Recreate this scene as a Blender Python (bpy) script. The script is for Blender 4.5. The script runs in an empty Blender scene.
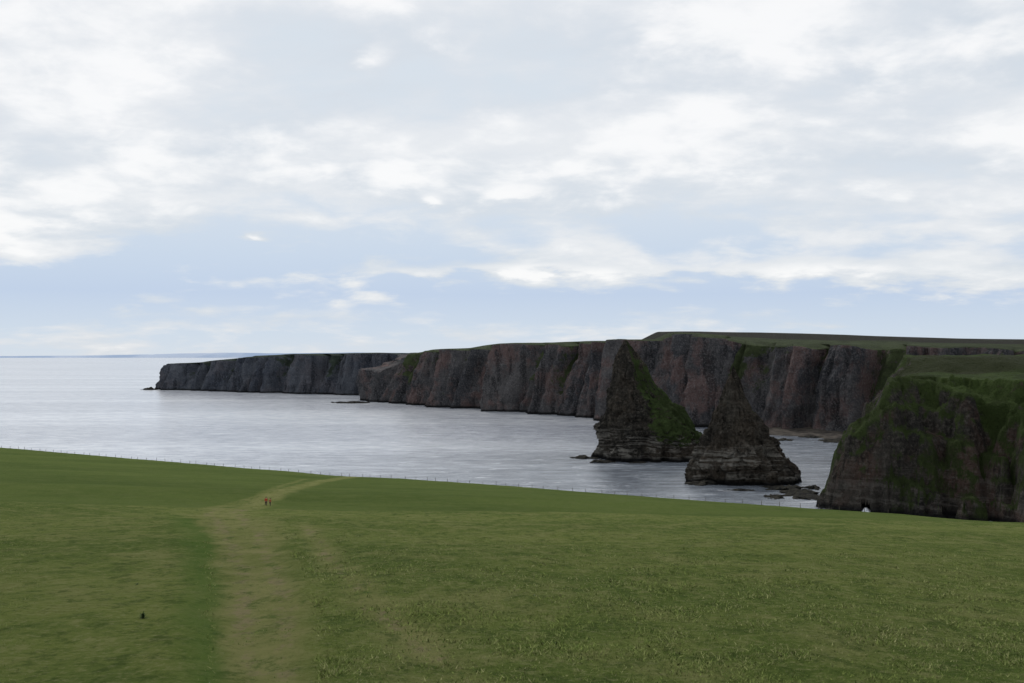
import bpy, math, random
import numpy as np
random.seed(3); np.random.seed(3)
S=bpy.context.scene
COL=S.collection
H=65.0; F=1100.0; HY=355.0
def Yof(py): return H*F/(py-HY)
def W(px,Y): return (px-512)/F*Y
def Zof(py,Y): return H-(py-HY)/F*Y
# ---------------- numpy noise
def hsh(a,b,c):
    v=np.sin(a*127.1+b*311.7+c*74.7)*43758.5453
    return v-np.floor(v)
def vn(x,y,z=0.0):
    x,y,z=np.broadcast_arrays(np.asarray(x,float),np.asarray(y,float),np.asarray(z,float))
    ix,iy,iz=np.floor(x),np.floor(y),np.floor(z)
    fx,fy,fz=x-ix,y-iy,z-iz
    fx=fx*fx*(3-2*fx);fy=fy*fy*(3-2*fy);fz=fz*fz*(3-2*fz)
    r=0
    for dx in(0,1):
        for dy in(0,1):
            for dz in(0,1):
                w=(fx if dx else 1-fx)*(fy if dy else 1-fy)*(fz if dz else 1-fz)
                r=r+w*hsh(ix+dx,iy+dy,iz+dz)
    return r
def fbm(x,y,z=0.0,o=4):
    r=0;a=.5;t=0
    for i in range(o):
        k=2.03**i
        r=r+a*vn(np.asarray(x)*k+i*17.3,np.asarray(y)*k+i*5.1,np.asarray(z)*k+i*9.7);t+=a;a*=.5
    return r/t
def ss(a,b,x):
    t=np.clip((x-a)/(b-a),0,1);return t*t*(3-2*t)
# ---------------- nodes helper
class NT:
    def __init__(s,nt): s.nt=nt; nt.nodes.clear()
    def n(s,t,**k):
        d=s.nt.nodes.new(t)
        for a,b in k.items(): setattr(d,a,b)
        return d
    def put(s,sock,v):
        if isinstance(v,bpy.types.NodeSocket): s.nt.links.new(v,sock)
        elif v is not None:
            if isinstance(v,(tuple,list)) and len(v)==3 and sock.type=='RGBA': v=(*v,1)
            sock.default_value=v
    def m(s,op,a,b=None,c=None,clamp=False):
        d=s.n('ShaderNodeMath',operation=op,use_clamp=clamp)
        for i,v in enumerate((a,b,c)): s.put(d.inputs[i],v)
        return d.outputs[0]
    def mix(s,f,a,b,bt='MIX'):
        d=s.n('ShaderNodeMix',data_type='RGBA',blend_type=bt,clamp_factor=True)
        s.put(d.inputs[0],f);s.put(d.inputs[6],a);s.put(d.inputs[7],b);return d.outputs[2]
    def noise(s,vec,scale,detail=5,rough=.55,dist=0):
        d=s.n('ShaderNodeTexNoise');s.put(d.inputs['Vector'],vec)
        d.inputs['Scale'].default_value=scale;d.inputs['Detail'].default_value=detail
        d.inputs['Roughness'].default_value=rough;d.inputs['Distortion'].default_value=dist
        return d.outputs[0]
    def step(s,v,a,b):
        d=s.n('ShaderNodeMapRange',interpolation_type='SMOOTHSTEP')
        s.put(d.inputs[0],v);d.inputs[1].default_value=a;d.inputs[2].default_value=b
        d.inputs[3].default_value=0;d.inputs[4].default_value=1;return d.outputs[0]
    def scale(s,vec,sc):
        d=s.n('ShaderNodeVectorMath',operation='MULTIPLY');s.put(d.inputs[0],vec);d.inputs[1].default_value=sc;return d.outputs[0]
    def attr(s,name):
        d=s.n('ShaderNodeAttribute',attribute_name=name);return d.outputs['Fac']
    def obj(s): return s.n('ShaderNodeTexCoord').outputs['Object']
    def geo(s): return s.n('ShaderNodeNewGeometry')
    def bump(s,h,st,d=1.0,nrm=None):
        b=s.n('ShaderNodeBump');b.inputs['Strength'].default_value=st;b.inputs['Distance'].default_value=d
        s.put(b.inputs['Height'],h)
        if nrm is not None: s.put(b.inputs['Normal'],nrm)
        return b.outputs[0]
    def out(s,col,rough=.9,nrm=None,spec=.15):
        p=s.n('ShaderNodeBsdfPrincipled');s.put(p.inputs['Base Color'],col);s.put(p.inputs['Roughness'],rough)
        p.inputs['Specular IOR Level'].default_value=spec
        if nrm is not None: s.put(p.inputs['Normal'],nrm)
        o=s.n('ShaderNodeOutputMaterial');s.nt.links.new(p.outputs[0],o.inputs[0]);return p
def newmat(name):
    m=bpy.data.materials.new(name);m.use_nodes=True;return m,NT(m.node_tree)
def simple(name,c,rough=.85,var=.3):
    m,t=newmat(name);n=t.noise(t.obj(),6,3)
    t.out(t.mix(n,tuple(v*(1-var) for v in c),tuple(v*(1+var) for v in c)),rough);return m

def mkobj(name,verts,faces,mat=None,smooth=True,attrs=None,kind=None,label=None,cat=None,parent=None):
    me=bpy.data.meshes.new(name)
    verts=np.asarray(verts,float);faces=np.asarray(faces)
    n=len(verts);f=len(faces);k=faces.shape[1]
    me.vertices.add(n);me.vertices.foreach_set('co',verts.ravel())
    me.loops.add(f*k);me.loops.foreach_set('vertex_index',faces.ravel().astype(np.int32))
    me.polygons.add(f);me.polygons.foreach_set('loop_start',np.arange(f,dtype=np.int32)*k)
    me.update(calc_edges=True);me.validate()
    if smooth: me.polygons.foreach_set('use_smooth',np.ones(len(me.polygons),bool))
    if attrs:
        for a,v in attrs.items():
            if np.ndim(v)==1:
                at=me.attributes.new(a,'FLOAT','POINT');at.data.foreach_set('value',np.asarray(v,np.float32))
            else:
                at=me.attributes.new(a,'FLOAT_COLOR','POINT');at.data.foreach_set('color',np.c_[v,np.ones(len(v))].astype(np.float32).ravel())
    if mat: me.materials.append(mat)
    o=bpy.data.objects.new(name,me);COL.objects.link(o)
    if kind:o['kind']=kind
    if label:o['label']=label
    if cat:o['category']=cat
    if parent:o.parent=parent
    return o
def gridfaces(r,c,wrap=False,flip=False):
    i,j=np.meshgrid(np.arange(r-1),np.arange(c if wrap else c-1),indexing='ij')
    j2=(j+1)%c
    q=np.stack([i*c+j,i*c+j2,(i+1)*c+j2,(i+1)*c+j],-1).reshape(-1,4)
    return q[:,::-1] if flip else q

# ================= MATERIALS
def cliffmat(name,dark,light,red,grass,moor,strata=1.0,vs=1.0,vert=1.0):
    m,t=newmat(name);P=t.obj();g=t.geo()
    sep=t.n('ShaderNodeSeparateXYZ');t.put(sep.inputs[0],P);z=sep.outputs[2]
    sn=t.n('ShaderNodeSeparateXYZ');t.put(sn.inputs[0],g.outputs['Normal']);nz=sn.outputs[2]
    n1=t.noise(t.scale(P,(1,1,.4)),.05*vs,6,.65)
    n2=t.noise(t.scale(P,(1,1,.14)),.20*vs,6,.7)
    lay=t.noise(t.scale(P,(.06,.06,1)),.40,5,.75,.6)
    fine=t.noise(P,.6,5,.75)
    c=t.mix(t.step(n1,.38,.62),dark,light)
    c=t.mix(t.m('MULTIPLY',t.step(t.noise(P,.022,6,.7),.47,.60),.85),c,red)
    c=t.mix(t.m('MULTIPLY',t.step(n2,.5,.38),.75*vert),c,tuple(v*.4 for v in dark))
    c=t.mix(t.m('MULTIPLY',t.step(lay,.53,.42),.45*strata),c,tuple(v*.45 for v in dark))
    c=t.mix(t.m('MULTIPLY',t.step(fine,.48,.68),.65),c,tuple(min(1,v*1.9) for v in light))
    c=t.mix(t.m('MULTIPLY',t.step(fine,.46,.32),.5),c,tuple(v*.4 for v in dark))
    pl=t.m('MULTIPLY',t.m('MULTIPLY',t.step(lay,.49,.55),t.step(z,24,12)),t.step(t.noise(P,.09,5,.6),.38,.50))
    c=t.mix(t.m('MULTIPLY',pl,.9*t_pale),c,(.36,.34,.30))
    veg=t.m('ADD',t.m('MULTIPLY',t.attr('veg'),1.0),t.m('MULTIPLY',t.m('SUBTRACT',nz,.45),.6))
    veg=t.m('ADD',veg,t.m('MULTIPLY',t.m('SUBTRACT',t.noise(P,.12,7,.7),.5),1.9))
    vm=t.step(veg,.34,.64)
    gv=t.mix(t.step(t.noise(P,.05,6,.65),.4,.6),tuple(v*.6 for v in grass),grass)
    gv=t.mix(t.m('MULTIPLY',t.attr('moor'),t.step(t.noise(t.scale(P,(.4,1,1)),.012,5,.6),.22,.45)),gv,moor)
    gv=t.mix(t.m('MULTIPLY',t.step(fine,.5,.3),.5),gv,tuple(v*.4 for v in grass))
    c=t.mix(vm,c,gv)
    wet=t.step(t.m('ADD',z,t.m('MULTIPLY',n1,3.0)),5.5,2.5)
    c=t.mix(wet,c,(.016,.016,.017))
    h=t.m('ADD',t.m('MULTIPLY',lay,1.0*strata),t.m('ADD',t.m('MULTIPLY',n2,2.8),t.m('MULTIPLY',fine,1.8)))
    t.out(c,.95,t.bump(h,1.0,3.4),.1)
    return m
t_pale=.2
M_near=cliffmat('near_cliff_rock',(.046,.043,.039),(.104,.094,.080),(.130,.082,.066),(.082,.122,.034),(.056,.066,.029),.5,.8)
t_pale=1.0
M_stack=cliffmat('stack_rock',(.044,.041,.036),(.112,.100,.082),(.110,.088,.066),(.076,.112,.036),(.05,.045,.03),.6)
t_pale=0
M_main=cliffmat('main_cliff_rock_hazed',(.072,.074,.082),(.150,.143,.143),(.210,.138,.126),(.088,.112,.050),(.040,.038,.028),.25,.5,1.0)  # rock colours lightened to paint in distance haze
M_far=cliffmat('far_cliff_rock_hazed',(.062,.071,.092),(.132,.142,.162),(.138,.132,.146),(.060,.078,.058),(.045,.05,.04),.3,.4)  # stronger bluish haze painted into the rock and grass colours

# ================= GROUND
EX=np.array([-900,-600,-332,-186,-54.6,-32.6,44,93,150,300,600,900.])
EY=np.array([520,490,450,400,330,320,260,200,182,175,170,170.])
ED=np.array([28,29,31,33.5,36,35.8,34.3,30.4,28,28,28,28.])
TS=np.array([-.9,-.465,-.238,0,.465,.9]);SS=np.array([.096,.1024,.1096,.1115,.1224,.128])
def ground(X,Y,noise=True):
    X=np.asarray(X,float);Y=np.asarray(Y,float)
    ye=np.interp(X,EX,EY);de=np.interp(X,EX,ED)
    y1=np.minimum(168,ye*.85)
    def d1(Yq):
        t=X/np.maximum(Yq,30);return 5+np.interp(t,TS,SS)*Yq
    D=d1(np.minimum(Y,y1))
    w=np.clip((Y-y1)/(ye-y1),0,1)
    D=np.where(Y>y1,d1(y1)+(de-d1(y1))*w,D)
    D=D+1.5*np.sin(np.clip((Y-y1)/50,0,1)*math.pi)*ss(20,90,ye-y1)
    D=D-3.3*(1-ss(2,20,Y))
    if noise:
        a=ss(5,40,Y)
        D=D+a*((fbm(X/23,Y/30,0,3)-.5)*1.6+(fbm(X/3.2,Y/4.5,2,3)-.5)*.34)*(1-.7*ss(150,175,Y))
    over=Y-ye
    D=D+np.where(over>0,over*.25+np.clip(over-4,0,None)**1.5*1.1,0)
    return np.maximum(H-D,-8)
def rayground(px,py):
    t=(px-512)/F;k=(py-HY)/F
    Y=np.linspace(8,460,9000)
    zz=ground(t*Y,Y,False);r=H-k*Y
    i=np.argmax(zz>=r)
    return t*Y[i],Y[i]
def track(lst):
    o=[]
    for px,py,hw in lst:
        x,y=rayground(px,py);o.append((x,y,hw/F*y))
    return np.array(o)
T1=track([(268,760,56),(268,683,54),(266,640,52),(264,600,48),(258,565,43),(248,540,38),(232,522,35),(222,513,34),(228,508.5,30)])
T1b=track([(228,508.5,24),(262,500,15),(292,489,11),(322,481,9),(352,476.5,8)])
T1c=track([(215,507,10),(262,494,6),(285,485,4),(305,479,3)])
T2=track([(308,528,12),(332,558,18),(366,600,25),(422,645,34),(505,690,44),(585,730,50)])
def tmask(T,X,Y,wob=0):
    best=np.full(X.shape,9.)
    for (x0,y0,w0),(x1,y1,w1) in zip(T[:-1],T[1:]):
        dx,dy=x1-x0,y1-y0
        u=np.clip(((X-x0)*dx+(Y-y0)*dy)/(dx*dx+dy*dy+1e-9),0,1)
        w=w0+(w1-w0)*u
        d=np.hypot(X-x0-u*dx,(Y-y0-u*dy)*1.0)/w
        best=np.minimum(best,d)
    return best+wob
rows=[];y=-35.
while y<560:
    rows.append(y);y+=.34+max(0,y-20)*.0042+(.5 if y<15 else 0)
rows=np.array(rows);tt=np.linspace(-1,1,560);tt=1.35*(.45*tt+.55*tt**3)
Yg=np.repeat(rows[:,None],len(tt),1);Xg=tt[None,:]*(Yg+50)
wob=(fbm(Xg/2.,Yg/5,0,5)-.5)*1.7
d_1=tmask(T1,Xg,Yg)
pm=np.maximum(1-ss(.4,1.35,d_1+wob*.8),.95*(1-ss(.4,1.4,tmask(T1b,Xg,Yg,wob*.6))))
pm=np.maximum(pm,.6*(1-ss(.4,1.4,tmask(T1c,Xg,Yg,wob*.4))))
pm2=.9*(1-ss(.1,1.35,tmask(T2,Xg,Yg,wob*.85)))
dd=d_1+wob*.25
worn_l=np.exp(-((dd-.38)/.25)**2)*(Yg<175)+np.exp(-(tmask(T2,Xg,Yg,wob*.4)/.5)**2)*.8
left=(Xg<np.interp(Yg,T1[::1,1],T1[::1,0]))
bank=ss(.7,1.1,d_1+wob*.3)*(1-ss(1.1,2.0,d_1+wob*.5))*left
Zg=ground(Xg,Yg)-.11*pm*(Yg<180)-.06*pm2+(ss(.9,1.8,d_1)*left*(1-ss(2,6,d_1))*.18)*(Yg<150)
back=ss(-8,8,Yg-np.minimum(168,np.interp(Xg,EX,EY)*.85)+ (fbm(Xg/12,Yg/12,5,3)-.5)*14)
V=np.stack([Xg,Yg,Zg],-1).reshape(-1,3);Fc=gridfaces(*Xg.shape)
mg,t=newmat('grass_ground');P=t.obj()
big=t.noise(t.scale(P,(.7,.6,1)),.04,5,.6);mid=t.noise(t.scale(P,(.8,.6,1)),.30,7,.72);fn=t.noise(P,3.0,6,.8)
tuft=t.noise(t.scale(P,(.9,.4,1)),1.0,7,.8)
c=t.mix(t.step(big,.38,.62),(.108,.152,.032),(.170,.208,.052))
c=t.mix(t.m('MULTIPLY',t.step(mid,.46,.64),.65),c,(.230,.236,.084))
c=t.mix(t.m('MULTIPLY',t.step(mid,.47,.32),.6),c,(.072,.115,.024))
c=t.mix(t.m('MULTIPLY',t.step(tuft,.50,.38),.7),c,(.055,.088,.019))
c=t.mix(t.m('MULTIPLY',t.step(tuft,.53,.64),.7),c,(.245,.252,.094))
c=t.mix(t.m('MULTIPLY',t.step(fn,.5,.66),.6),c,(.28,.278,.125))
c=t.mix(t.m('MULTIPLY',t.step(fn,.48,.32),.6),c,(.050,.078,.018))
bc=t.mix(t.step(t.noise(t.scale(P,(.3,1,1)),.06,5,.6),.35,.65),(.072,.110,.025),(.108,.148,.037))
bc=t.mix(t.m('MULTIPLY',t.step(t.noise(t.scale(P,(.5,1,1)),.4,7,.75),.42,.65),.45),bc,(.14,.165,.055))
c=t.mix(t.m('MULTIPLY',t.attr('back'),.85),c,bc)
pc=t.mix(t.step(mid,.38,.62),(.200,.215,.068),(.275,.268,.104))
ws=t.m('ADD',t.m('MULTIPLY',t.attr('worn'),.13),t.noise(t.scale(P,(1.3,.5,1)),.7,7,.8))
pc=t.mix(t.m('MULTIPLY',t.step(ws,.57,.71),.72),pc,(.310,.240,.150))
pc=t.mix(t.m('MULTIPLY',t.step(fn,.5,.3),.5),pc,(.09,.115,.034))
pc=t.mix(t.m('MULTIPLY',t.step(tuft,.49,.36),.75),pc,(.085,.135,.032))
c=t.mix(t.m('MULTIPLY',t.attr('path'),.86),c,pc)
c=t.mix(t.m('MULTIPLY',t.attr('lush'),.6),c,(.078,.150,.026))
h=t.m('ADD',t.m('MULTIPLY',fn,.6),t.m('ADD',t.m('MULTIPLY',tuft,1.4),mid))
t.out(c,1.0,t.bump(h,1.0,.6),.02)
lush=(bank*(1-ss(110,150,Yg)))
A=dict(path=np.maximum(pm,pm2).ravel(),back=back.ravel(),lush=lush.ravel(),worn=worn_l.ravel())
fp=(pm.ravel()[Fc].mean(1)>.4)
def sub(name,sel):
    f=Fc[sel];u,inv=np.unique(f,return_inverse=True)
    return mkobj(name,V[u],inv.reshape(-1,4),mg,attrs={k:v[u] for k,v in A.items()},kind='structure')
ob=sub('grass_ground',~fp);ob['label']='grassy clifftop meadow sloping down to the sea'
ob=sub('grass_path',fp);ob['label']='worn mown grass footpath through the meadow'

# ---- grass blades (stuff)
def blades():
    n=110000
    Y=23*np.exp(np.random.rand(n)*math.log(130/23.))
    X=(np.random.rand(n)*1.3-.65)*Y
    cl=fbm(X/1.6,Y/2,3,4)
    t1=tmask(T1,X,Y);t2=tmask(T2,X,Y)
    keep=(np.random.rand(n)<(.4+.5*ss(.4,.6,cl))*(1-ss(50,128,Y)))&((t1>1.0)|(np.random.rand(n)<.25))&((t2>1)|(np.random.rand(n)<.4))
    X,Y,cl,t1=X[keep],Y[keep],cl[keep],t1[keep];n=len(X)
    Z=ground(X,Y)-.03-.09*(t1<1)
    hh=(.04+.07*np.random.rand(n)**1.5+.05*ss(.5,.68,cl))
    hh=np.where(t1<1,hh*.45,hh)
    vs=[];cs=[]
    for k in range(3):
        a=np.random.rand(n)*6.283;wd=(.009+.0003*Y)*(.6+.8*np.random.rand(n))
        ox=(np.random.rand(n)-.5)*.4;oy=(np.random.rand(n)-.5)*.4
        lx=(np.random.randn(n))*.7*hh;ly=(np.random.randn(n))*.7*hh
        hk=hh*(.6+.6*np.random.rand(n))
        b0=np.stack([X+ox-wd*np.cos(a),Y+oy-wd*np.sin(a),Z],-1)
        b1=np.stack([X+ox+wd*np.cos(a),Y+oy+wd*np.sin(a),Z],-1)
        tp=np.stack([X+ox+lx,Y+oy+ly,Z+hk],-1)
        vs.append(np.stack([b0,b1,tp],1))
        r=np.random.rand(n)
        g=np.array([.185,.228,.060]);d=np.array([.31,.29,.145]);dk=np.array([.080,.124,.028])
        f=(ss(.45,.9,r)*.7*ss(.3,.6,fbm(X/9,Y/9,8,3)))[:,None];f2=(1-ss(0,.4,r))[:,None]
        c=g*(1-f)+d*f;c=c*(1-f2)+dk*f2
        cs.append(np.repeat(c[:,None,:],3,1))
    v=np.concatenate(vs).reshape(-1,3);c=np.concatenate(cs).reshape(-1,3)
    m,t=newmat('grass_blades')
    a=t.n('ShaderNodeAttribute',attribute_name='tint')
    nn=t.n('ShaderNodeVectorMath',operation='NORMALIZE');ad=t.n('ShaderNodeVectorMath',operation='ADD')
    t.put(ad.inputs[0],t.geo().outputs['Normal']);ad.inputs[1].default_value=(0,0,1.7);t.put(nn.inputs[0],ad.outputs[0])
    t.out(a.outputs['Color'],.9,nn.outputs[0],.02)
    mkobj('meadow_grass',v,np.arange(len(v)).reshape(-1,3),m,False,dict(tint=c),'stuff','rough tufts of meadow grass and dry seed stalks')
blades()

# ================= SEA
ms,t=newmat('sea_water');P=t.obj()
sy=t.n('ShaderNodeSeparateXYZ');t.put(sy.inputs[0],P)
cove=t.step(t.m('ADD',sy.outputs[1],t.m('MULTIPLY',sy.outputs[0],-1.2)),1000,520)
w1=t.noise(t.scale(P,(.5,1,1)),.22,6,.7);w2=t.noise(t.scale(P,(.6,1,1)),.035,4,.6)
st=t.noise(t.scale(P,(.14,1,1)),.006,6,.66,.5)
st2=t.noise(t.scale(P,(.4,1,1)),.11,7,.78,.2)
sm=t.m('ADD',t.m('MULTIPLY',t.step(st,.38,.62),.4),t.m('MULTIPLY',t.step(st2,.38,.62),.6))
hb=t.m('ADD',w1,t.m('MULTIPLY',w2,2.0))
bn=t.n('ShaderNodeBump');bn.inputs['Distance'].default_value=1;t.put(bn.inputs['Height'],hb);t.put(bn.inputs['Strength'],t.m('ADD',t.m('SUBTRACT',.36,t.m('MULTIPLY',sm,.12)),t.m('MULTIPLY',cove,.25)))
fo=t.step(t.m('ADD',t.noise(t.scale(P,(.3,1,1)),.12,6,.75),t.m('MULTIPLY',st2,.35)),.77,.85)
bc=t.mix(sm,(.22,.24,.29),(.64,.66,.69))  # ripple streaks and pale sky sheen painted into the base colour
bc=t.mix(t.m('MULTIPLY',cove,.85),bc,t.mix(sm,(.03,.042,.060),(.24,.27,.31)))  # sheltered cove: weaker reflection at the steeper view painted as darker colour
bc=t.mix(t.m('MULTIPLY',fo,.7),bc,(.85,.87,.9))  # white flecks: foam, plus sparkling glints painted into the colour
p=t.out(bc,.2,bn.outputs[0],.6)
R=90000
sea=mkobj('sea',[(-R,-3000,0),(R,-3000,0),(R,R,0),(-R,R,0)],[(0,1,2,3)],ms,False,kind='structure',label='silvery rippled open sea')

# ================= RIBBON CLIFFS
def smooth(a,k):
    if k<2:return a
    ker=np.hanning(k+2)[1:-1];ker/=ker.sum()
    return np.convolve(np.pad(a,(k,k),mode='edge'),ker,'same')[k:-k]
def ribbon(name,ctrl,ncol,mat,setb,amp,label,vegb=0.0,moorD=1e9,seed=0,rs=1.0):
    c=np.array(ctrl,float)
    L=np.r_[0,np.cumsum(np.hypot(np.diff(c[:,0]),np.diff(c[:,1])))]
    s=np.linspace(0,L[-1],ncol)
    g=[smooth(np.interp(s,L,c[:,i]),9) for i in range(6)]
    bx,by,ez,kx,ky,kz=g
    tx,ty=np.gradient(smooth(bx,15)),np.gradient(smooth(by,15));l=np.hypot(tx,ty)+1e-9
    nx,ny=smooth(ty/l,25),smooth(-tx/l,25)
    def ridge(q):return 1-np.abs(2*q-1)
    r1=fbm(s/(48*rs)+seed,seed+.5,0,3)
    gul=np.clip(ridge(fbm(s/(40*rs)+seed*3,4.2+seed,0,2))**4*1.1,0,1)
    nr=70;v=np.linspace(0,1,nr)[:,None]
    ezz=ez-gul*3+(fbm(s/25.+seed,2.2,0,4)-.5)*4
    z=-4+v*(ezz[None]+4)
    lean=s[None]+(z*.05)*np.sin(s[None]/70+seed)+(fbm(s[None]/60,z/30+seed,0,3)-.5)*10
    gul2=np.clip(ridge(fbm(lean/(40*rs)+seed*3,4.2+seed,0,2))**4*1.1,0,1)
    R2=ridge(fbm(lean/(20*rs),z/160+seed,0,3))
    R3=ridge(fbm(lean/(8*rs),z/60+seed*2,0,3))
    off=setb*(v**1.3*.9+.1*v)+amp*((r1[None]-.5)*2.6*(.6+.4*v)+gul2*5.0*(.35+v*.65)+(R2-.6)*4.2+(R3-.6)*1.2)
    off=off+(fbm(s[None]/7+seed,z/9,0,4)-.5)*amp*1.0
    led=fbm(s[None]/60,z/4+seed,1,3);off=off+(led-.5)*amp*.3
    off=off-(1-ss(0,.14,v))*3*vn(s[None]/8,seed+v*0,0)
    X=bx[None]+nx[None]*off;Yy=by[None]+ny[None]*off
    dtip=s-s[int(np.argmin(bx))]
    tip=ss(0,60,np.abs(dtip))[None];tip2=ss(-30,-140,dtip)[None]
    veg=np.clip(vegb+gul2*.85*ss(.1,.6,v)*tip+(fbm(lean/30+seed,z/60,3,3)-.5)*1.5+.25*(v-.6)-(R2-.6)*.4-(1-tip)*.6,-1,1)
    q=np.array([.004,.012,.025,.05,.08,.12,.17,.23,.3,.38,.47,.56,.66,.76,.87,1.])[:,None]
    sx=smooth(X[-1],45)[None];sy_=smooth(Yy[-1],45)[None];kf=ss(0,.10,q)
    EX0=X[-1][None]*(1-kf)+sx*kf;EY0=Yy[-1][None]*(1-kf)+sy_*kf;EZ0=ezz[None]*(1-kf)+ez[None]*kf
    PX=EX0*(1-q)+kx[None]*q;PY=EY0*(1-q)+ky[None]*q
    PZ=EZ0*(1-q)+kz[None]*q+ss(0,.02,q)*.8+(fbm(PX/90,PY/90,seed,3)-.5)*3*ss(0,.15,q)*(1-ss(.85,1,q)*.6)
    bX=kx[None];bY=ky[None]+4
    AX=np.vstack([X,PX,bX]);AY=np.vstack([Yy,PY,bY]);AZ=np.vstack([z,PZ,bX*0-6])
    av=np.vstack([veg,np.ones_like(PX)*1.1-(1-tip2)*1.6,bX*0+1]);
    mo=np.vstack([veg*0,ss(0,50,PY-EY0-moorD+(fbm(PX/60,PY/60,3,3)-.5)*120)*(PX>100),bX*0])
    mkobj(name,np.stack([AX,AY,AZ],-1).reshape(-1,3),gridfaces(*AX.shape,flip=True),mat,True,
          dict(veg=av.ravel(),moor=mo.ravel()),'structure',label)
def C(px,pb,pe,pk,depth,pxk=None,sb=15):
    Y=Yof(pb);X=W(px,Y);ez=Zof(pe,Y+sb)
    Yk=Y+depth;Xk=W(px if pxk is None else pxk,Yk)
    return (X,Y,ez,Xk,Yk,Zof(pk,Yk))
main=[C(1500,447,348,341,600),C(1200,446,348,341,600),C(1024,444,348,340,600),C(960,442,347,339,600),C(905,440,346,337.5,600),
C(870,438,346,336.5,560),C(845,437,346,335.5,540),C(800,434,345.5,334,520),C(760,432,345,333,500),C(720,430,342,332.5,460),C(700,429,340,332,440),
C(680,427,336,332,400),C(657,424,333.5,332.5,400),C(640,423,340,341,400),C(600,420,341,342,400),C(560,417,342.5,343,400),C(500,412,343.5,344,360),C(484,411,345,346,340),C(470,410,348,348.5,320),
C(430,407,350,350.5,260),C(402,405,351,352,200,425),C(388,404,353,353,160,425),C(376,403,355,354,140,425),C(367,402.5,361,355,130,425),C(360,402,372,357,125,425),
C(359,401,372,357,120,427),C(366,399,362,355,100,430),C(385,397,355,355,60,435),C(420,395,354,355,30,440)]
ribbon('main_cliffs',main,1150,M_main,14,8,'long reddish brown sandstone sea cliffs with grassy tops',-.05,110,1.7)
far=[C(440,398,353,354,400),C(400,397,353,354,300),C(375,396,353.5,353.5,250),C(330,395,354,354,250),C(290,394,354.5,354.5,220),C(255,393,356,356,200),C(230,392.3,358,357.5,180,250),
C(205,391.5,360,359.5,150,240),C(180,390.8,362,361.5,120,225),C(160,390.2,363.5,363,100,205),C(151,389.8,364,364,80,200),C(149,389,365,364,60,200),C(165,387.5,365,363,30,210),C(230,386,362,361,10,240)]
ribbon('far_headland',far,460,M_far,9,9,'distant dark cliff headland, tinted blue for haze, running into the sea',-.2,1e9,5.3,1.3)

# ================= NEAR HEADLAND (height field)
poly=np.array([(700,320),(400,330),(262,352),(232,362),(205,386),(188,405),(170,430),(150,450),(136,460),(128,468),(131,480),(140,497),(152,514),(164,535),(176,560),(196,610),(226,650),(320,690),(700,700)],float)
def sdf(X,Y):
    d=np.full(X.shape,1e9);ins=np.zeros(X.shape,bool)
    for a,b in zip(poly,np.roll(poly,-1,0)):
        dx,dy=b-a;u=np.clip(((X-a[0])*dx+(Y-a[1])*dy)/(dx*dx+dy*dy),0,1)
        d=np.minimum(d,np.hypot(X-a[0]-u*dx,Y-a[1]-u*dy))
        cond=((a[1]>Y)!=(b[1]>Y))&(X<(b[0]-a[0])*(Y-a[1])/(b[1]-a[1]+1e-12)+a[0])
        ins^=cond
    return np.where(ins,d,-d)
xs=np.r_[np.arange(112,270,.7),np.arange(270,420,2.),np.arange(420,660,8.)]
ys=np.r_[np.arange(305,350,2.),np.arange(350,620,.75),np.arange(620,705,1.8)]
X,Y=np.meshgrid(xs,ys)
wa=8+14*ss(150,180,X)*(1-ss(480,510,Y))
wx=X+(fbm(X/16,Y/16,1,4)-.5)*wa;wy=Y+(fbm(X/16,Y/16,7,4)-.5)*wa
s0=sdf(wx,wy)
wq=(fbm(X/14,Y/14,11,4)-.5)
cr_=(X*.80-Y*.60)+wq*16+s0*.35
g1=1-np.abs(2*fbm(cr_/24+2,(X+Y)/70,3,3)-1);g1=g1**3*(1-ss(485,510,Y))
g2=1-np.abs(2*fbm(cr_/6+9,(X+Y)/40,1,4)-1)
depthm=ss(0,14,s0)
sd=s0+(fbm(X/4,Y/4,3,4)-.5)*5-(g1*15*depthm+(.7-g2)*-5)*ss(140,158,X)
rg=1-np.abs(2*fbm(X/20+3,Y/34,5,4)-1)
Pz=np.interp(Y+(fbm(X/30,Y/30,4,3)-.5)*24,[360,400,440,490,506,518,530,545,620,700],[44,48.5,53,56.0,57.0,61.5,64,64.3,64.5,65])
q_=X-(Y-470)*.345+(fbm(X/9,Y/9,2,5)-.5)*11
cap=np.interp(q_,[122,130,134,139,144.5,152,160,170,178],[2,9,16,27,35,41,49,62,80])
edgefade=1-ss(0,45,sd-5);edgefade=edgefade*(1-.75*ss(490,512,Y))
Pz=np.minimum(Pz,cap)
Pz=Pz+(fbm(X/11,Y/11,9,5)-.5)*(2.5+9*edgefade)-(rg-.5)*7*edgefade-g1*6*edgefade
wdt=13+30*ss(145,185,X)*(1-ss(480,506,Y))
f=np.clip(sd/wdt,0,1)
slope=np.interp(f+(fbm(X/9,Y/9,12,4)-.5)*.14*(f>0)*(f<1),[0,.08,.34,.50,.62,.8,1],[0,.20,.58,.68,.83,.94,1.0])
n3=(fbm(X/5,Y/5,2,4)-.5)
stepf=slope+.04*np.sin(slope*34+n3*6+X/9)*(f<1)*(f>0)
Zh=np.where(sd>0,-3+(Pz+3)*np.clip(stepf,0,1)+n3*7*(f<1),-4+np.clip(sd,-5,0)*.5)
inner=ss(8,30,sd)*ss(178,196,X+(fbm(X/9,Y/9,3,3)-.5)*24)
veg=np.where(f>=.97,.3+.8*inner,.06)+(fbm(X/22,Y/22,6,4)-.5)*1.5+.42*ss(.25,.7,f)*(f<.97)+g1*.7*ss(.05,.3,f)
mo=ss(500,510,Y+(fbm(X/14,Y/14,5,3)-.5)*18)*(1-ss(548,570,Y))
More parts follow.
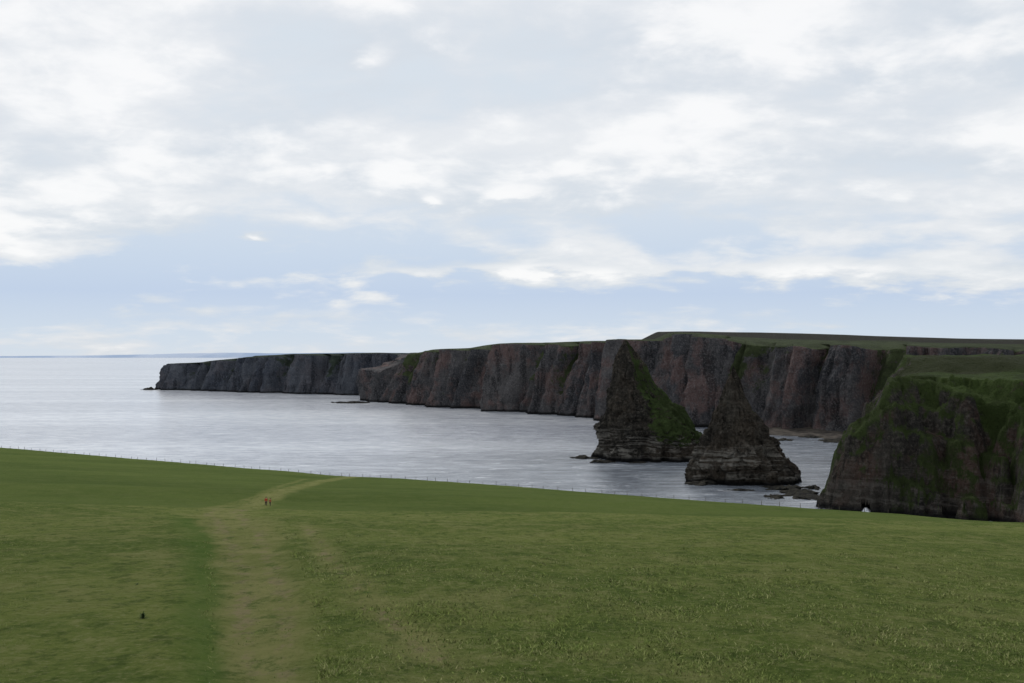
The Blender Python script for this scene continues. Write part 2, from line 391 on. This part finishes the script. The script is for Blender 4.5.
mo=np.maximum(mo,(1-inner)*.35)
VH=np.stack([X,Y,Zh],-1).reshape(-1,3);FH=gridfaces(*X.shape)
cen=VH[FH].mean(1)
hole=(np.hypot((cen[:,0]-.3215*cen[:,1]),np.clip(cen[:,2],0,99)*.62)<2.3)&(cen[:,1]>430)&(cen[:,1]<475)
mkobj('near_headland',VH,FH[~hole],M_near,True,dict(veg=veg.ravel(),moor=mo.ravel()),'structure','dark rugged cliff headland with bright green grassy top')
li=np.linspace(435,475,200)
j=[int(np.argmin(np.abs(xs-.3215*yy_))) for yy_ in li];i_=[int(np.argmin(np.abs(ys-yy_))) for yy_ in li]
zl=Zh[i_,j];yb=float(li[np.argmax(zl>0)])
mfo,t=newmat('sea_foam');t.out(t.mix(t.step(t.noise(t.obj(),1.0,6,.7),.4,.6),(.38,.41,.45),(.82,.84,.86)),.7)
ya=max(yb,449)
uu,vv_=np.meshgrid(np.linspace(-1,1,17),np.linspace(0,1,20))
fy_=ya-5+vv_*7;fx_=.3215*fy_+uu*(1.5+1.1*fbm(vv_*4,uu*0,3,3))
fz_=.08+(1.0+1.6*fbm(uu*2+5,vv_*3,1,4))*np.clip(1-uu**2,0,1)*ss(.1,1,vv_)*1.0
mkobj('sea_foam',np.stack([fx_,fy_,fz_],-1).reshape(-1,3),gridfaces(20,17),mfo,True,kind='structure',label='white surf washing into a small sea cave')

# ================= SEA STACKS
def stack(name,prof,Yc,bf,seed,label,vegside,grp,rug=1.0,nrm=.88):
    k=Yc/F
    pr=sorted([((H-(py-HY)*k),W(l,Yc),W(r,Yc)) for py,l,r in prof])
    pr=np.array(pr);nz,na=230,320
    z=np.linspace(pr[0,0],pr[-1,0],nz);xl=np.interp(z,pr[:,0],pr[:,1]);xr=np.interp(z,pr[:,0],pr[:,2])
    cx=(xl+xr)/2;a=(xr-xl)/2;b=np.maximum(a*bf,.3)
    cy=Yc+cx*0
    th=np.linspace(0,2*math.pi,na,endpoint=False)[None]
    Z=z[:,None]+th*0
    ct,st=np.cos(th),np.sin(th)
    sup=(np.abs(ct)**2.2+np.abs(st)**2.2)**(-1/2.2)
    ribs=1-np.abs(2*fbm(ct*2.4+seed,st*2.4+3,Z/60,4)-1)
    dn=(ribs-.78)*.55+(fbm(ct*4+seed,st*4,Z/14,4)-.5)*.55
    blk=fbm(ct*3.3+seed*2,st*3.3,Z/11,2);blk=np.floor(blk*9)/9+.05
    dn=dn+(blk-.5)*.5
    led=np.floor(fbm(Z/4+seed,ct*2.5,st*2.5,3)*6)/6-.42
    taper=np.clip(a[:,None]/20,.08,1)*rug
    rad=sup*(1+dn*rug)*nrm
    rgh=(fbm(Z/3.5,ct*9+seed,st*9,5)-.5)*9*taper
    X=cx[:,None]+a[:,None]*rad*ct+(led*5*taper+rgh)*ct
    Y=cy[:,None]+b[:,None]*rad*st+(led*5*taper+rgh)*st
    Zj=Z+(fbm(X/6,Y/6,Z/6,4)-.5)*8*np.clip(a[:,None]/10,.05,1)
    v=-.24+vegside(ct,Z)+(fbm(ct*2+seed,st*2,Z/14,4)-.5)*1.2
    vv=np.stack([X,Y,Zj],-1).reshape(-1,3);fc=gridfaces(nz,na,True)
    top=len(vv);vv=np.vstack([vv,[cx[-1],cy[-1],z[-1]+1.0]])
    last=(nz-1)*na
    me=bpy.data.meshes.new(name)
    me.from_pydata(vv.tolist(),[],fc.tolist()+[[last+i,last+(i+1)%na,top] for i in range(na)])
    me.polygons.foreach_set('use_smooth',np.ones(len(me.polygons),bool))
    for nm,val in(('veg',np.r_[v.ravel(),0]),('moor',np.zeros(len(vv)))):
        at=me.attributes.new(nm,'FLOAT','POINT');at.data.foreach_set('value',val.astype(np.float32))
    me.materials.append(M_stack);o=bpy.data.objects.new(name,me);COL.objects.link(o)
    o['label']=label;o['category']='sea stack';o['group']=grp
stack('sea_stack',[(466,592,705),(455,594,704),(446,596,703),(436,598,700),(425,600,694),(414,603,686),(404,606,676),(395,609,665),(385,611.5,657),(374,613.5,650),(364,615.5,644),(355,618,638),(348,621,632.5),(341,624,627)],
 695,.85,1.3,'large pointed sandstone sea stack with grassy side slope',lambda c,Z:1.1*ss(-.35,.35,c)*ss(5,14,Z)*(1-ss(38,68,Z)*.4),'pointed sea stacks',.6,.95)
stack('sea_stack.001',[(491,687,799),(482,688,797),(472,689.5,795),(466,691,791),(458,696,785),(448,700.5,778),(438,705,770),(428,709.5,763),(418,714,756),(408,718,750),(398,721.5,745.5),(388,725,742),(380,728,739.5),(374,730.5,736.5),(367,732.5,733.8)],
 568,.85,7.7,'smaller dark cone shaped layered rock sea stack',lambda c,Z:.28*ss(.1,.8,c)+0*Z,'pointed sea stacks',.7,.94)

# ---- rocks near water
def rock(name,cx,cy,a,b,h,seed,label):
    nz,na=14,60
    u=np.linspace(0,1,nz)[:,None];th=np.linspace(0,2*math.pi,na,endpoint=False)[None]
    r=(1-u**5)*(1+(fbm(np.cos(th)*3+seed,np.sin(th)*3,u*2,5)-.5)*2.2)
    X=cx+a*r*np.cos(th);Y=cy+b*r*np.sin(th)
    st_=np.floor(fbm(X/5+seed,Y/5,0,3)*6)/6
    Z=-1+u*(h+1)*(.3+1.1*st_)+(fbm(X/2+seed,Y/2,0,4)-.5)*h*.8*u+0*th
    return mkobj(name,np.stack([X,Y,Z],-1).reshape(-1,3),gridfaces(nz,na,True),M_wet,False,dict(veg=np.full(nz*na,-1.),moor=np.zeros(nz*na)),None,label,'rock')
M_wet,t=newmat('wet_rock');P=t.obj();n=t.noise(P,.5,6,.7)
t.out(t.mix(t.step(n,.35,.7),(.014,.014,.014),(.05,.046,.036)),.9,t.bump(n,.8,1.),.05)
def rk(px,py,wpx,hm,asp,i,lab):
    Y=Yof(py);o=rock('shore_rock' if i==0 else 'shore_rock.%03d'%i,W(px,Y),Y,wpx/F*Y/2,wpx/F*Y/2*asp,hm,i*3.1+1,lab);o['group']='low wet rocks along the shoreline'
rl=[(585,458,24,2.2,.7),(602,462,22,2,.7),(700,484,28,2.5,.8),(784,489,34,2.2,1.3),(800,494,40,2.0,1.6),(772,497,22,1.6,1.2),(812,488,16,1.8,1.5),
(350,403,30,3,.6),(149,389.8,12,5,.7),(640,463,20,1.5,.5),(680,461,20,1.8,.5),(826,510,14,2.5,.8),(740,490,24,1.4,.5),
(835,441,30,1.8,1.2),(812,437,26,1.6,1.),(785,440,20,1.4,1.)]
for i,r in enumerate(rl): rk(*r,i,'low flat wet dark rock ledge at the waterline')
mb,t=newmat('shingle');t.out(t.mix(t.step(t.noise(t.obj(),.15,6,.7),.35,.65),(.025,.022,.019),(.085,.072,.06)),.95)
bx=np.linspace(0,1,60);bpx=735+130*bx;bpy_=np.interp(bpx,[730,780,820,880],[434,436,439,441])
By=np.array([Yof(p) for p in bpy_]);f0=np.stack([W(bpx,By),By+6*np.sin(bx*14),bx*0-.6],-1);f1=np.stack([W(bpx,By+90),By+90,bx*0+6],-1)
vb=np.stack([f0*(1-k)+f1*k for k in np.linspace(0,1,12)]);vb[...,2]+=(fbm(vb[...,0]/9,vb[...,1]/9,0,4)-.5)*1.8
mkobj('beach',vb.reshape(-1,3),gridfaces(12,60),mb,True,kind='structure',label='narrow dark shingle beach at the cliff foot')

# ---- distant coast
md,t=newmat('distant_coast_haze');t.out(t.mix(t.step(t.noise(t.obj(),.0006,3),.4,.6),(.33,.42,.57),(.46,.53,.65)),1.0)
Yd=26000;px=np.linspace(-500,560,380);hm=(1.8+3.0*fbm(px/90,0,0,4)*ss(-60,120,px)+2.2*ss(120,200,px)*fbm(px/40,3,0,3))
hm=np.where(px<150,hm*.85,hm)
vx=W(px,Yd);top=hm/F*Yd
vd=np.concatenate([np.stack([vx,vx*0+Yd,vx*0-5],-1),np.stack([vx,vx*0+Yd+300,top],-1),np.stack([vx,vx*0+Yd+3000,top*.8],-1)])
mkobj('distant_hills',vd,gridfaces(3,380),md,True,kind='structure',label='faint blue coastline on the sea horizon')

# ================= FENCE
mf=simple('weathered_wood',(.08,.07,.055));mw=simple('fence_wire_metal',(.14,.14,.14),.5)
fe=bpy.data.objects.new('fence',None);COL.objects.link(fe)
fe['label']='low wooden post and wire fence along the cliff edge';fe['category']='fence'
fx=np.linspace(-240,75,96);fy=np.interp(fx,EX,EY)-1.5;fz=ground(fx,fy)
fe.location=(fx[0],fy[0],fz[0])
def tube(p0,p1,r0,r1,n=6):
    p0,p1=np.array(p0,float),np.array(p1,float);d=p1-p0;d/=np.linalg.norm(d)
    u=np.cross(d,(0,0,1) if abs(d[2])<.9 else (1,0,0));u/=np.linalg.norm(u);w=np.cross(d,u)
    a=np.arange(n)/n*2*math.pi
    c=np.cos(a)[:,None]*u+np.sin(a)[:,None]*w
    return np.vstack([p0+c*r0,p1+c*r1,[p1+d*r1*.3]])
tf=[(i,(i+1)%6,6+(i+1)%6,6+i) for i in range(6)]+[(6+i,6+(i+1)%6,12,12) for i in range(6)]
pmsh=None
for i in range(96):
    if pmsh is None:
        me=bpy.data.meshes.new('post');vv=tube((0,0,-.3),(0,0,1.0),.065,.055)
        me.from_pydata(vv.tolist(),[],[f if f[2]!=f[3] else f[:3] for f in tf]);me.materials.append(mf);pmsh=me
    o=bpy.data.objects.new('post',pmsh);COL.objects.link(o);o.parent=fe
    o.location=(fx[i]-fx[0]+random.uniform(-.6,.6),fy[i]-fy[0],fz[i]-fz[0]);o.rotation_euler=(random.uniform(-.06,.06),random.uniform(-.06,.06),random.random())
    o.scale=(1,1,random.uniform(.7,1.05))
vv=[];ff=[]
for hgt in(.35,.62):
    for i in range(95):
        b=len(vv);q=tube((fx[i]-fx[0],fy[i]-fy[0]-.075,fz[i]-fz[0]+hgt),(fx[i+1]-fx[0],fy[i+1]-fy[0]-.075,fz[i+1]-fz[0]+hgt),.004,.004)[:12]
        vv+=q.tolist();ff+=[tuple(b+k for k in f) for f in tf[:6]]
me=bpy.data.meshes.new('wire');me.from_pydata(vv,[],ff);me.materials.append(mw);o=bpy.data.objects.new('wire',me);COL.objects.link(o);o.parent=fe

# ================= PEOPLE
skin=simple('skin',(.45,.28,.2),.6,.1);hairm=simple('dark_hair',(.04,.025,.018));
def chain(name,pts,edges,root,mat,parent,lvl=1):
    me=bpy.data.meshes.new(name);me.from_pydata([p[:3] for p in pts],edges,[])
    o=bpy.data.objects.new(name,me);COL.objects.link(o)
    sk=o.modifiers.new('Skin','SKIN');sk.use_smooth_shade=True
    for i,p in enumerate(pts):
        me.skin_vertices[0].data[i].radius=(p[3],p[3] if len(p)<5 else p[4])
        me.skin_vertices[0].data[i].use_root=(i==root)
    sb=o.modifiers.new('Sub','SUBSURF');sb.levels=lvl;sb.render_levels=lvl
    me.materials.append(mat);o.parent=parent;return o
def person(name,px,py,rot,jc,tc,label,sc=1.0,dx=0):
    x,y=rayground(px,py);x+=dx;z=float(ground(x,y))-.10
    e=bpy.data.objects.new(name,None);COL.objects.link(e);e.location=(x,y,z);e.rotation_euler=(0,0,rot);e.scale=(sc,)*3
    e['label']=label;e['category']='person';e['group']='walkers on the clifftop path'
    J=simple(name+'_jacket',jc,.8,.1);T=simple(name+'_trousers',tc,.85,.1)
    body=[(0,0,.95,.14,.10),(0,0,1.15,.13,.09),(0,.01,1.38,.15,.10),(0,.01,1.50,.055),(0,-.01,1.60,.085,.10),(0,-.01,1.70,.075,.085),
     (.09,0,.90,.09),(.11,-.12,.50,.06),(.11,.02,.08,.04),(.11,-.14,.04,.04),
     (-.09,0,.90,.09),(-.11,.14,.52,.06),(-.11,.30,.12,.04),(-.11,.18,.04,.04),
     (.19,0,1.42,.06),(.25,.06,1.15,.045),(.24,-.08,.93,.035),(.24,-.15,.84,.03),
     (-.19,0,1.42,.06),(-.25,.0,1.15,.045),(-.24,-.14,.95,.035),(-.24,-.2,.87,.03)]
    ed=[(0,1),(1,2),(2,3),(3,4),(4,5),(0,6),(6,7),(7,8),(8,9),(0,10),(10,11),(11,12),(12,13),(2,14),(14,15),(15,16),(16,17),(2,18),(18,19),(19,20),(20,21)]
    chain('body',body,ed,0,skin,e)
    jk=[(0,0,.86,.175,.13),(0,0,1.15,.165,.125),(0,.01,1.38,.18,.13),(0,.01,1.48,.08),(.19,0,1.42,.085),(.25,.06,1.15,.07),(.24,-.08,.94,.05),(-.19,0,1.42,.085),(-.25,0,1.15,.07),(-.24,-.14,.96,.05)]
    chain('jacket',jk,[(0,1),(1,2),(2,3),(2,4),(4,5),(5,6),(2,7),(7,8),(8,9)],0,J,e)
    tr=[(0,0,.95,.155,.12),(.09,0,.86,.115),(.11,-.12,.50,.085),(.11,.02,.10,.06),(-.09,0,.86,.115),(-.11,.14,.52,.085),(-.11,.30,.14,.06)]
    chain('trousers',tr,[(0,1),(1,2),(2,3),(0,4),(4,5),(5,6)],0,T,e)
    chain('hair',[(0,.03,1.66,.09,.10),(0,.02,1.74,.08,.09),(0,.07,1.60,.06)],[(0,1),(0,2)],0,hairm,e)
person('person',266.5,505,.3,(.42,.06,.03),(.05,.03,.04),'walker in a red jacket and dark trousers on the path',.95)
person('person.001',270.5,505,-.4,(.38,.13,.06),(.05,.04,.04),'walker in a rust coloured jacket and dark trousers on the path',.82)

mt_,t=newmat('thistle_leaves');t.out(t.mix(t.noise(t.obj(),9,3),(.022,.05,.012),(.06,.10,.03)),.9)
def thistle(name,px,py,h,n=70,wd=1.0):
    x,y=rayground(px,py);z=float(ground(x,y))
    v=[]
    for i in range(n):
        a=random.random()*6.28;zz=random.random()**1.5*h;l=h*.55*wd*(1-.5*zz/h);w=.03
        d=np.array([math.cos(a),math.sin(a),random.uniform(-.2,.7)]);pdir=np.array([-math.sin(a),math.cos(a),0])
        b=np.array([x,y,z+zz]);v+=[b-pdir*w,b+pdir*w,b+d*l]
    mkobj(name,v,np.arange(len(v)).reshape(-1,3),mt_,False,None,None,'dark green leafy thistle standing in the meadow grass','plant')
thistle('thistle',144,618,.34,150,1.4);thistle('thistle.001',138,583,.22,50,1.6)

# ================= WORLD
w=bpy.data.worlds.new('World');S.world=w;w.use_nodes=True;t=NT(w.node_tree)
g=t.n('ShaderNodeTexCoord').outputs['Generated']
nv=t.n('ShaderNodeVectorMath',operation='NORMALIZE');t.put(nv.inputs[0],g)
sp=t.n('ShaderNodeSeparateXYZ');t.put(sp.inputs[0],nv.outputs[0]);dx,dy,dz=sp.outputs
z0=t.m('MAXIMUM',dz,0.0);zz=t.m('ADD',z0,.22)
cb=t.n('ShaderNodeCombineXYZ');t.put(cb.inputs[0],t.m('DIVIDE',dx,zz));t.put(cb.inputs[1],t.m('DIVIDE',dy,zz))
cb.inputs[2].default_value=3.7
cv=cb.outputs[0]
n1=t.noise(cv,2.0,7,.54,.3);n2=t.noise(cv,5.5,6,.56,.2);n3=t.noise(t.scale(cv,(.6,1,1)),2.4,5,.55,.2)
sky=t.n('ShaderNodeTexSky',sky_type='NISHITA');sky.sun_disc=False;sky.sun_elevation=math.radians(48);sky.sun_rotation=math.radians(-12)
cr=t.n('ShaderNodeValToRGB');t.put(cr.inputs[0],z0)
el=cr.color_ramp.elements;el[0].position=0;el[0].color=(.66,.74,.83,1);el[1].position=1;el[1].color=(.45,.50,.60,1)
for p_,c_ in((.02,(.61,.71,.83)),(.055,(.52,.63,.81)),(.09,(.58,.68,.82)),(.15,(.69,.755,.83)),(.33,(.69,.755,.82))):
    e=el.new(p_);e.color=(*c_,1)
base=cr.outputs[0]
bi=t.n('ShaderNodeValToRGB');t.put(bi.inputs[0],z0);b=bi.color_ramp.elements
b[0].position=0;b[0].color=(.34,)*3+(1,);b[1].position=1;b[1].color=(.52,)*3+(1,)
for p_,v_ in((.03,.28),(.06,.33),(.08,.42),(.10,.43),(.13,.52),(.17,.58),(.24,.57),(.33,.60)):
    e=b.new(p_);e.color=(v_,v_,v_,1)
cov=t.m('ADD',t.m('ADD',n1,t.m('MULTIPLY',t.m('SUBTRACT',n2,.5),.7)),t.m('SUBTRACT',bi.outputs[0],.5))
yy=t.m('MAXIMUM',dy,.15);U=t.m('DIVIDE',dx,yy);Vv=t.m('DIVIDE',dz,yy)
Ud=t.m('ADD',U,t.m('MULTIPLY',t.m('SUBTRACT',n2,.5),.05));Vd=t.m('ADD',Vv,t.m('MULTIPLY',t.m('SUBTRACT',n2,.5),.035))
def blob(px,py,rx,ry,amt):
    a=t.m('DIVIDE',t.m('SUBTRACT',Ud,(px-512)/F),rx/F);b_=t.m('DIVIDE',t.m('SUBTRACT',Vd,(HY-py)/F),ry/F)
    r=t.m('ADD',t.m('MULTIPLY',a,a),t.m('MULTIPLY',b_,b_))
    return t.m('MULTIPLY',t.m('EXPONENT',t.m('MULTIPLY',r,-1.0)),amt)
for B in((600,150,330,30,.10),(30,205,90,40,.17),(760,20,110,40,.17),(940,275,110,18,.24),(60,40,120,60,.06),(790,235,60,30,.13),
         (530,270,160,5,.20),(255,237,16,5,.45),(433,201,10,6,.44),(374,58,20,18,.28),(522,190,22,8,.26),(800,268,90,8,.20),(140,300,30,5,.15),
         (300,60,110,60,-.09),(860,110,90,40,-.10),(260,240,160,30,-.11),(600,225,140,22,-.11),(150,285,260,22,-.16),(600,60,90,40,-.08),(400,130,60,40,-.05),(500,305,300,14,-.12)):
    cov=t.m('ADD',cov,blob(*B))
white=t.mix(t.step(t.m('ADD',t.m('MULTIPLY',n2,.5),t.m('MULTIPLY',cov,.5)),.42,.72),(.81,.835,.865),(.965,.967,.972))
grey=t.mix(t.step(n3,.35,.65),(.67,.725,.79),(.80,.825,.86))
c=t.mix(t.step(cov,.29,.55),base,grey)
c=t.mix(t.step(cov,.45,.76),c,white)
ad=t.n('ShaderNodeMix',data_type='RGBA',blend_type='MIX');ad.inputs[0].default_value=.05
sc=t.n('ShaderNodeMix',data_type='RGBA',blend_type='MULTIPLY');sc.inputs[0].default_value=1
t.put(sc.inputs[6],sky.outputs[0]);sc.inputs[7].default_value=(.1,.1,.1,1)
t.put(ad.inputs[6],c);t.put(ad.inputs[7],sc.outputs[2])
bg=t.n('ShaderNodeBackground');t.put(bg.inputs[0],ad.outputs[2]);bg.inputs[1].default_value=1.0
o=t.n('ShaderNodeOutputWorld');t.nt.links.new(bg.outputs[0],o.inputs[0])

sl=bpy.data.lights.new('sun','SUN');sl.energy=1.2;sl.angle=math.radians(10);sl.color=(1,.96,.9)
so=bpy.data.objects.new('sun',sl);COL.objects.link(so)
az=math.radians(-12);elv=math.radians(48)
from mathutils import Vector
d=Vector((math.sin(az)*math.cos(elv),math.cos(az)*math.cos(elv),math.sin(elv)))
so.rotation_euler=d.to_track_quat('Z','Y').to_euler()

cam=bpy.data.cameras.new('camera');co=bpy.data.objects.new('camera',cam);COL.objects.link(co);S.camera=co
cam.sensor_width=36;cam.lens=36*F/1024;cam.clip_end=200000;cam.clip_start=.3
co.location=(0,0,H);co.rotation_euler=(math.radians(90)+math.atan((HY-341.5)/F),0,0)
S.view_settings.view_transform='Standard';S.view_settings.look='None';S.view_settings.exposure=0
